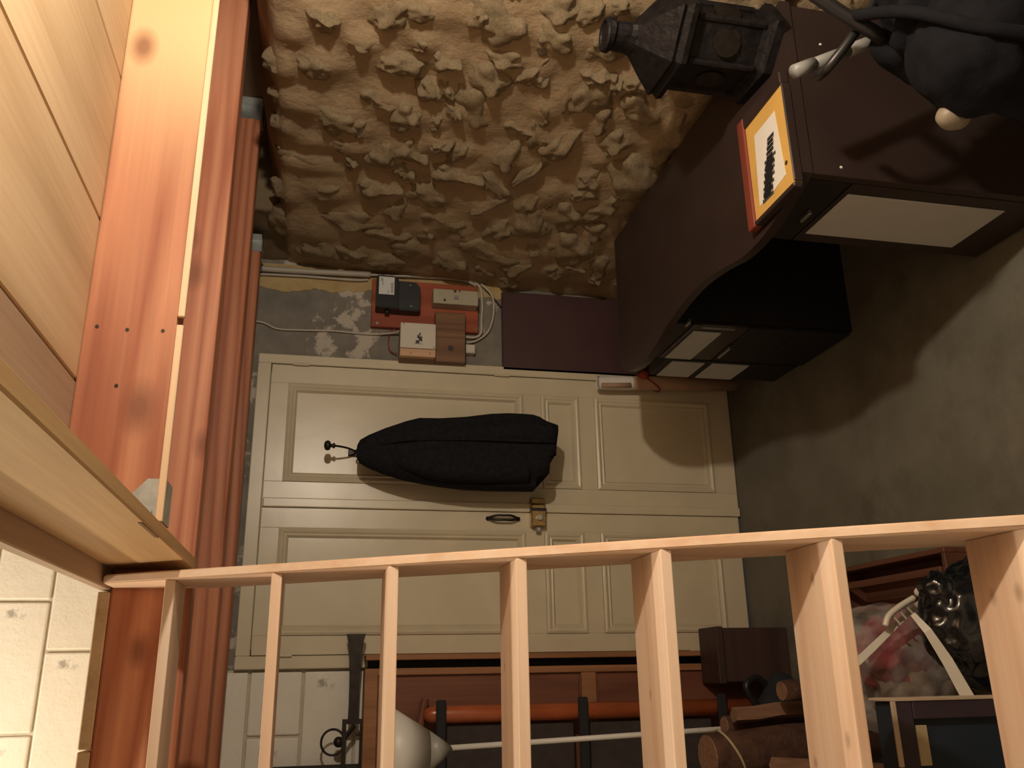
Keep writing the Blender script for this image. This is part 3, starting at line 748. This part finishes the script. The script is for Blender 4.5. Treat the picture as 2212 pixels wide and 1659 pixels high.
# lantern
ln = thing('lantern', 'dark antique metal lantern with tapering top at desk end', 'lantern', (1.455, 1.665, .72))
LX, LYc, SX, SYs = 1.493, 1.668, .68, 1.0
def hexl(prof, seg=6, rot=.35): return lathe(bmesh.new(), prof, LX, LYc, seg, SX, SYs, rot)
obj('base', hexl([(.150, .7205), (.150, .742), (.128, .752), (.122, .765)]), M_bronze, ln)
bdy = obj('body', hexl([(.120, .765), (.124, .85), (.120, .935)]), M_bronze, ln)
for k in range(6):
    a = 2 * math.pi * k / 6 + .35
    x, y = LX + SX * .123 * math.cos(a), LYc + SYs * .123 * math.sin(a)
    obj('corner_post', T([(x, y, .765), (x, y, .935)], .009, 8), M_bronze, ln)
    a2 = a + math.pi / 6
    x, y = LX + SX * .109 * math.cos(a2), LYc + SYs * .109 * math.sin(a2)
    obj('window', T([(x, y, .85), (x + .004 * math.cos(a2), y + .004 * math.sin(a2), .85)], .035, 12), M_iron, ln)
obj('eave', hexl([(.128, .935), (.162, .948), (.166, .962), (.150, .975), (.158, .985), (.140, .998)]), M_bronze, ln)
obj('roof', hexl([(.138, .998), (.118, 1.015), (.094, 1.032), (.068, 1.050), (.054, 1.060)]), M_bronze, ln)
obj('chimney', hexl([(.050, 1.060), (.045, 1.072), (.043, 1.108), (.052, 1.115), (.050, 1.128)], 16, 0), M_bronze, ln)
obj('crown_rim', T(loop((LX, LYc, 1.128), .036), .006, 8), M_bronze, ln)

# bag, grey tube and hose before the desk
bg = thing('black_bag', 'big slumped black canvas bag standing in front of the desk', 'bag', (1.17, 1.18, 0))
obj('body', blob((1.23, 1.16, .36), (.20, .17, .40), 5, .14, 1.6, 4, 0.0, .07), M_bagcl, bg, True)
obj('flap', blob((1.085, 1.11, .61), (.125, .11, .12), 4, .12, 1.8, 9, None, .04), M_bagcl, bg, True)
obj('strap', T(spline([(1.22, 1.22, .78), (1.13, 1.10, .76), (1.05, 1.03, .69), (1.02, 1.0, .60), (1.03, 1.01, .50)], 6), .012, 10), M_bagcl, bg, True)
obj('strap', T(spline([(1.26, 1.16, .79), (1.16, 1.05, .72), (1.10, .99, .60), (1.06, .98, .5)], 6), .012, 10), M_bagcl, bg, True)
obj('cream_toe', blob((.975, 1.175, .636), (.024, .026, .034), 3, .05, 2, 2), M_cream, bg, True)
vt = thing('vacuum_hose', 'light grey plastic tube on a black hose leaning over the bag', 'hose', (1.23, 1.34, .60))
p0, p1 = Vector((1.181, 1.35, .838)), Vector((1.300, 1.35, .618))
bm = bmesh.new(); tube(bm, [p0, p0.lerp(p1, .22)], .0145, 16); tube(bm, [p0.lerp(p1, .22), p0.lerp(p1, .62)], .0128, 16); tube(bm, [p0.lerp(p1, .62), p1], .0138, 16)
obj('grey_tube', bm, M_tubeg, vt, True)
obj('hose', T(spline([(1.262, 1.22, .86), (1.222, 1.22, .80), (1.19, 1.22, .74), (1.19, 1.24, .69), (1.2, 1.25, .62)], 6), .014, 12), M_black, vt, True)
obj('cord', T(spline([(1.165, 1.335, .792), (1.15, 1.29, .80), (1.19, 1.25, .77), (1.25, 1.23, .73), (1.3, 1.22, .70)], 6), .010, 10), M_black, vt, True)

# ------------------------------------------------------------------ things behind the stair
cb = thing('cupboard', 'reddish brown panelled cupboard left of the cream door', 'cupboard', (-.45, 3.37, 0))
obj('case', B(-1.0, .030, 3.312, 3.440, 0, 1.57, .002), M_cup, cb)
obj('side_post', B(.062, .082, 3.30, 3.440, 0, 1.57, .002), M_cuptan, cb)
obj('shadow_gap', B(.030, .062, 3.40, 3.438, 0, 1.555), M_deskblk, cb)
obj('stile', B(.010, .034, 3.298, 3.313, 0, 1.53, .002), M_cuptan, cb)
obj('top_rail', B(-1.0, .034, 3.296, 3.313, 1.525, 1.572, .002), M_cuptan, cb)
obj('rail', B(-1.0, .010, 3.300, 3.313, .715, .772, .002), M_cuptan, cb)
for z0, z1 in ((.78, 1.515), (.05, .705)):
    obj('panel', B(-.98, .004, 3.306, 3.313, z0, z1, .003), M_cup, cb)
hs = thing('iron_stand', 'dark iron bar with flared end and ring on top of cupboard', 'ornament', (-.1, 3.35, 1.57))
bm = bmesh.new()
sec = [(.155, .034), (.13, .028), (.08, .022), (.0, .018), (-.08, .017), (-.135, .018)]
rg = []
for x, w in sec: rg.append([bm.verts.new((x, 3.345 + sy * .016, 1.605 + sz * w)) for sy, sz in ((-1, -1), (1, -1), (1, 1), (-1, 1))])
for i in range(len(rg) - 1):
    for k in range(4): bm.faces.new((rg[i][k], rg[i][(k + 1) % 4], rg[i + 1][(k + 1) % 4], rg[i + 1][k]))
bm.faces.new(rg[0]); bm.faces.new(list(reversed(rg[-1])))
obj('flared_bar', bm, M_iron, hs)
bm = bmesh.new()
box(bm, -.150, -.134, 3.33, 3.36, 1.572, 1.642); box(bm, -.33, -.150, 3.33, 3.36, 1.628, 1.642); box(bm, -.33, -.15, 3.33, 3.36, 1.572, 1.580); box(bm, -.33, -.318, 3.33, 3.36, 1.58, 1.628)
obj('square_frame', bm, M_iron, hs)
obj('brace', T([(-.155, 3.345, 1.60), (-.21, 3.345, 1.64)], .007, 8), M_iron, hs)
obj('ball', blob((-.208, 3.345, 1.652), (.018, .018, .018), 3, 0), M_iron, hs, True)
obj('ring', T([(-.208 + .042 * math.cos(t), 3.345, 1.672 + .040 * math.sin(t)) for t in [2 * math.pi * k / 28 for k in range(29)]], .004, 8), M_iron, hs, True)
bf = thing('dark_picture', 'dark picture with black border standing on the cupboard', 'picture', (-.52, 3.36, 1.572))
bm = bmesh.new()
for a in ((-.302, -.284, 1.573, 1.90), (-.76, -.742, 1.573, 1.90), (-.742, -.302, 1.882, 1.90), (-.742, -.302, 1.573, 1.591)):
    box(bm, a[0], a[1], 3.37, 3.395, a[2], a[3], .002)
obj('border', bm, M_black, bf)
obj('panel', B(-.742, -.302, 3.38, 3.39, 1.591, 1.882), M_canv, bf)
# folded camp bed: orange poles, black webbing, dark canvas
fb_ = thing('camp_bed', 'folded camp bed with orange varnished pole and black straps', 'camp bed', (-.25, 3.22, 0))
for x in (-.122, -.46):
    bm = lathe(bmesh.new(), [(.029, 0.0), (.029, 1.33), (.026, 1.352), (.016, 1.366), (.004, 1.371)], x, 3.215, 20)
    obj('orange_pole', bm, M_orange, fb_, True)
for z in (1.315, .808, .276):
    obj('strap', B(-.50, -.074, 3.165, 3.182, z - .017, z + .017, .004), M_webb, fb_)
for z0, z1 in ((.83, 1.29), (.30, .78)):
    obj('canvas', B(-.46, -.16, 3.225, 3.24, z0, z1, .003), M_canv, fb_)
obj('cross_bar', T([(-.07, 3.262, 1.36), (-.30, 3.262, 1.40)], .014, 10), M_cup, fb_)
# floor lamp
fl = thing('floor_lamp', 'white floor lamp with cone shade on a slim pole', 'lamp', (-.17, 2.9, 0))
obj('base', lathe(bmesh.new(), [(.12, 0), (.12, .012), (.10, .02), (.012, .028)], -.165, 2.9, 32), M_lampg, fl, True)
obj('pole', T([(-.166, 2.9, .02), (-.208, 2.9, 1.325)], .0085, 14), M_lampw, fl, True)
def cone(r0, z0, r1, z1, th=.004):
    bm = bmesh.new(); n = 40; cx, cy = -.212, 2.9
    R = []
    for r, z in ((r0, z0), (r1, z1), (r1 - th, z1), (max(r0 - th, .002), z0 + th)):
        R.append([bm.verts.new((cx - (z - 1.32) * .03 + r * math.cos(2 * math.pi * k / n), cy + r * math.sin(2 * math.pi * k / n), z)) for k in range(n)])
    for i in range(4):
        for k in range(n): bm.faces.new((R[i][k], R[i][(k + 1) % n], R[(i + 1) % 4][(k + 1) % n], R[(i + 1) % 4][k]))
    return bm
sh = obj('lamp_shade', cone(.060, 1.390, .150, 1.532), M_lampw, fl, True)
obj('collar', cone(.009, 1.318, .060, 1.390), M_lampg, fl, True)
# chest
ch = thing('wooden_chest', 'dark brown chest on the floor against the door foot', 'chest', (.06, 3.21, 0))
obj('case', B(-.035, .158, 3.14, 3.290, 0, .262, .004), M_chest, ch)
obj('lid', B(-.04, .163, 3.132, 3.294, .265, .294, .004), M_chest, ch)
nb = thing('navy_holdall', 'flat navy holdall lying before the dark chest', 'bag', (-.2, 2.95, 0))
obj('body', blob((-.20, 3.0, .11), (.19, .10, .115), 4, .12, 2, 5, 0.0), M_navy, nb, True)
obj('handle', T(spline([(-.06, 3.0, .17), (-.02, 2.99, .22), (-.05, 2.98, .27), (-.12, 2.98, .23)], 6), .012, 8), M_black, nb, True)
# firewood, standing
def log(name, label, a, b_, r, split=False, seed=1):
    t = thing(name, label, 'firewood', (a[0], a[1], 0), 'firewood sticks standing under the stair')
    bm = bmesh.new(); n = 6; pts = []; rs = []
    for i in range(n + 1):
        p = Vector(a).lerp(Vector(b_), i / n); pts.append(p + Vector((noise.noise(p * 6 + Vector((seed, 0, 0))) * .012, 0, 0))); rs.append(r * (1 + .12 * noise.noise(p * 9 + Vector((0, seed, 0)))))
    tube(bm, pts, rs, 5 if split else 14)
    obj('wood', bm, M_cut if split else M_bark, t, not split)
    if not split:
        d = (pts[-1] - pts[-2]).normalized()
        obj('cut_face', T([pts[-1], pts[-1] + d * .004], r * .93, 14), M_cut, t)
    return t
log('log', 'thick round log with sawn top tied with twine', (-.20, 2.64, .0), (-.235, 2.60, .60), .062, seed=1)
log('log', 'slim bark-covered log behind the thick tied one', (-.155, 2.765, .0), (-.165, 2.77, .46), .030, seed=3)
log('log', 'split pale stick leaning nearest the white lamp pole', (-.10, 2.70, .0), (-.125, 2.68, .47), .024, True, seed=5)
log('log', 'long split stick slanting at the foot of the thick log', (-.30, 2.45, .0), (-.24, 2.40, .50), .022, True, seed=7)
log('log', 'short gnarled stick among the firewood near the clear bag', (-.035, 2.62, .0), (-.06, 2.60, .34), .030, seed=8)
log('log', 'dark round log standing farthest from the door in the firewood', (-.33, 2.68, .0), (-.36, 2.66, .52), .048, seed=11)
tw = tag(obj('twine', T([(-.232 + .068 * math.cos(t), 2.604 + .068 * math.sin(t), .53 + .035 * math.cos(t)) for t in [2 * math.pi * k / 24 for k in range(25)]], .004, 6), M_twine, None, True), 'pale twine tied round the thick log', 'twine')
# crate
cr = thing('wooden_crate', 'low reddish brown open crate on the floor under the stair', 'crate', (.22, 2.36, 0))
obj('side', B(.165, .180, 2.06, 2.60, 0, .115, .002), M_crate, cr); obj('side', B(.295, .310, 2.06, 2.60, 0, .115, .002), M_crate, cr)
obj('end', B(.180, .295, 2.06, 2.075, 0, .115, .002), M_crate, cr); obj('end', B(.180, .295, 2.585, 2.60, 0, .115, .002), M_crate, cr)
obj('bottom', B(.180, .295, 2.075, 2.585, .004, .014), M_crate, cr)
obj('loose_slat', B(.24, .262, 2.09, 2.57, .10, .112, .002), M_crate, cr)
# clear bag
pb = thing('plastic_bag', 'clear plastic bag of red and brown things with pale straps', 'bag', (.0, 2.2, 0))
obj('film', blob((.005, 2.20, .215), (.165, .125, .235), 5, .14, 2.2, 6, .003, .05), M_film, pb, True)
obj('red_contents', blob((.04, 2.20, .20), (.10, .075, .13), 4, .3, 3, 7, .012), M_red, pb, True)
obj('brown_contents', blob((-.06, 2.20, .15), (.085, .085, .13), 4, .3, 3, 8, .012), M_brn, pb, True)
def strapm(pts, w, th=.003):
    bm = bmesh.new(); P_ = [Vector(p) for p in pts]; R = []
    for i, p in enumerate(P_):
        d = (P_[min(i + 1, len(P_) - 1)] - P_[max(i - 1, 0)]).normalized(); v = (p - CAM).normalized()
        s = d.cross(v).normalized() * (w[i] / 2); n_ = s.cross(d).normalized() * th
        R.append([bm.verts.new(q) for q in (p - s - n_, p + s - n_, p + s + n_, p - s + n_)])
    for i in range(len(R) - 1):
        for k in range(4): bm.faces.new((R[i][k], R[i][(k + 1) % 4], R[i + 1][(k + 1) % 4], R[i + 1][k]))
    bm.faces.new(R[0]); bm.faces.new(list(reversed(R[-1])))
    return bm
obj('pale_strap', strapm([(.01, 2.03, .45), (.05, 2.035, .39), (.11, 2.045, .30), (.178, 2.05, .198)], [.018, .018, .014, .012]), M_strap, pb)
obj('pale_strap', strapm([(.120, 1.86, .385), (.0798, 1.80, .398), (.0177, 1.80, .362), (-.0665, 1.80, .3225)], [.012, .018, .024, .028]), M_strap, pb)
br = thing('dish_brush', 'white plastic brush with short tines beside the clear bag', 'brush', (.15, 2.02, .22))
obj('handle', T(spline([(.103, 2.02, .352), (.128, 2.02, .338), (.152, 2.02, .30), (.172, 2.02, .258)], 6), [.008] * 19, 10), M_white, br, True)
obj('knob', blob((.186, 2.02, .243), (.012, .012, .010), 2, 0), M_white, br, True)
for k in range(4):
    t = k / 3.0
    obj('tine', T([(.125 + .04 * t, 2.02, .325 - .06 * t), (.108 + .04 * t, 2.022, .308 - .06 * t)], .003, 6), M_white, br)
gb = thing('refuse_bag', 'shiny black plastic refuse bag under the stair', 'bag', (.12, 1.93, 0))
obj('film', blob((.10, 1.885, .16), (.150, .09, .165), 5, .13, 1.8, 12, .002, .07), M_garb, gb, True)
obj('neck', blob((.17, 1.885, .285), (.05, .045, .045), 4, .2, 2, 13, None, .1), M_garb, gb, True)
bb = thing('blue_box', 'dark blue box with cream edging under the stair treads', 'box', (-.25, 1.8, 0))
obj('case', B(-.48, -.066, 1.737, 1.80, 0, .560, .003), M_blue, bb)
obj('lid_border', B(-.485, -.064, 1.724, 1.737, .522, .562, .002), M_purp, bb)
obj('side_border', B(-.100, -.064, 1.724, 1.737, 0, .521, .002), M_purp, bb)
obj('cream_edge', B(-.064, -.058, 1.722, 1.805, 0, .570, .001), M_creamt, bb)
obj('cream_edge', B(-.19, -.064, 1.720, 1.727, .562, .572, .001), M_creamt, bb)
obj('tan_tab', B(-.19, -.112, 1.730, 1.7365, .490, .517, .001), M_twine, bb)

# ------------------------------------------------------------------ lamps
wl = thing('wall_lamp', 'small wall lamp with bare bulb on the stone wall', 'lamp', (1.6, LAMP_A.y, LAMP_A.z))
obj('bracket', T([(1.66, LAMP_A.y, LAMP_A.z + .03), (LAMP_A.x + .02, LAMP_A.y, LAMP_A.z + .075)], .012, 12), M_iron, wl)
obj('socket', T([(LAMP_A.x, LAMP_A.y, LAMP_A.z + .085), (LAMP_A.x, LAMP_A.y, LAMP_A.z + .045)], .018, 16), M_black, wl)
pb_ = thing('pendant_bulb', 'bare bulb hanging above the upper floor', 'lamp', (LAMP_B.x, LAMP_B.y, LAMP_B.z))
obj('flex', T([(LAMP_B.x, LAMP_B.y, 4.1), (LAMP_B.x, LAMP_B.y, LAMP_B.z + .08)], .004, 8), M_black, pb_)
obj('socket', T([(LAMP_B.x, LAMP_B.y, LAMP_B.z + .09), (LAMP_B.x, LAMP_B.y, LAMP_B.z + .05)], .018, 16), M_black, pb_)
def glass_mat():
    m, nt, b = newmat('bulb_glass')
    b.inputs['Base Color'].default_value = (.9, .9, .9, 1); b.inputs['Roughness'].default_value = .05
    tr = N(nt, 'ShaderNodeBsdfTransparent'); mx = N(nt, 'ShaderNodeMixShader'); mx.inputs[0].default_value = .04
    nt.links.new(tr.outputs[0], mx.inputs[1]); nt.links.new(b.outputs[0], mx.inputs[2])
    nt.links.new(mx.outputs[0], nt.nodes['Material Output'].inputs['Surface'])
    return m
M_bulb = glass_mat()
for nm, pos, pw, colr, parent, rad in (('wall_lamp_light', LAMP_A, POWER_A, COLOR_A, wl, .032), ('pendant_light', LAMP_B, POWER_B, COLOR_B, pb_, .04)):
    obj('bulb', blob(pos, (rad * 1.15,) * 3, 3, 0), M_bulb, parent, True)
    l = bpy.data.lights.new(nm, 'POINT'); l.energy = pw; l.color = colr; l.shadow_soft_size = rad
    o = bpy.data.objects.new(nm, l); COL.objects.link(o); o.parent = parent; o.location = pos - wt(parent)
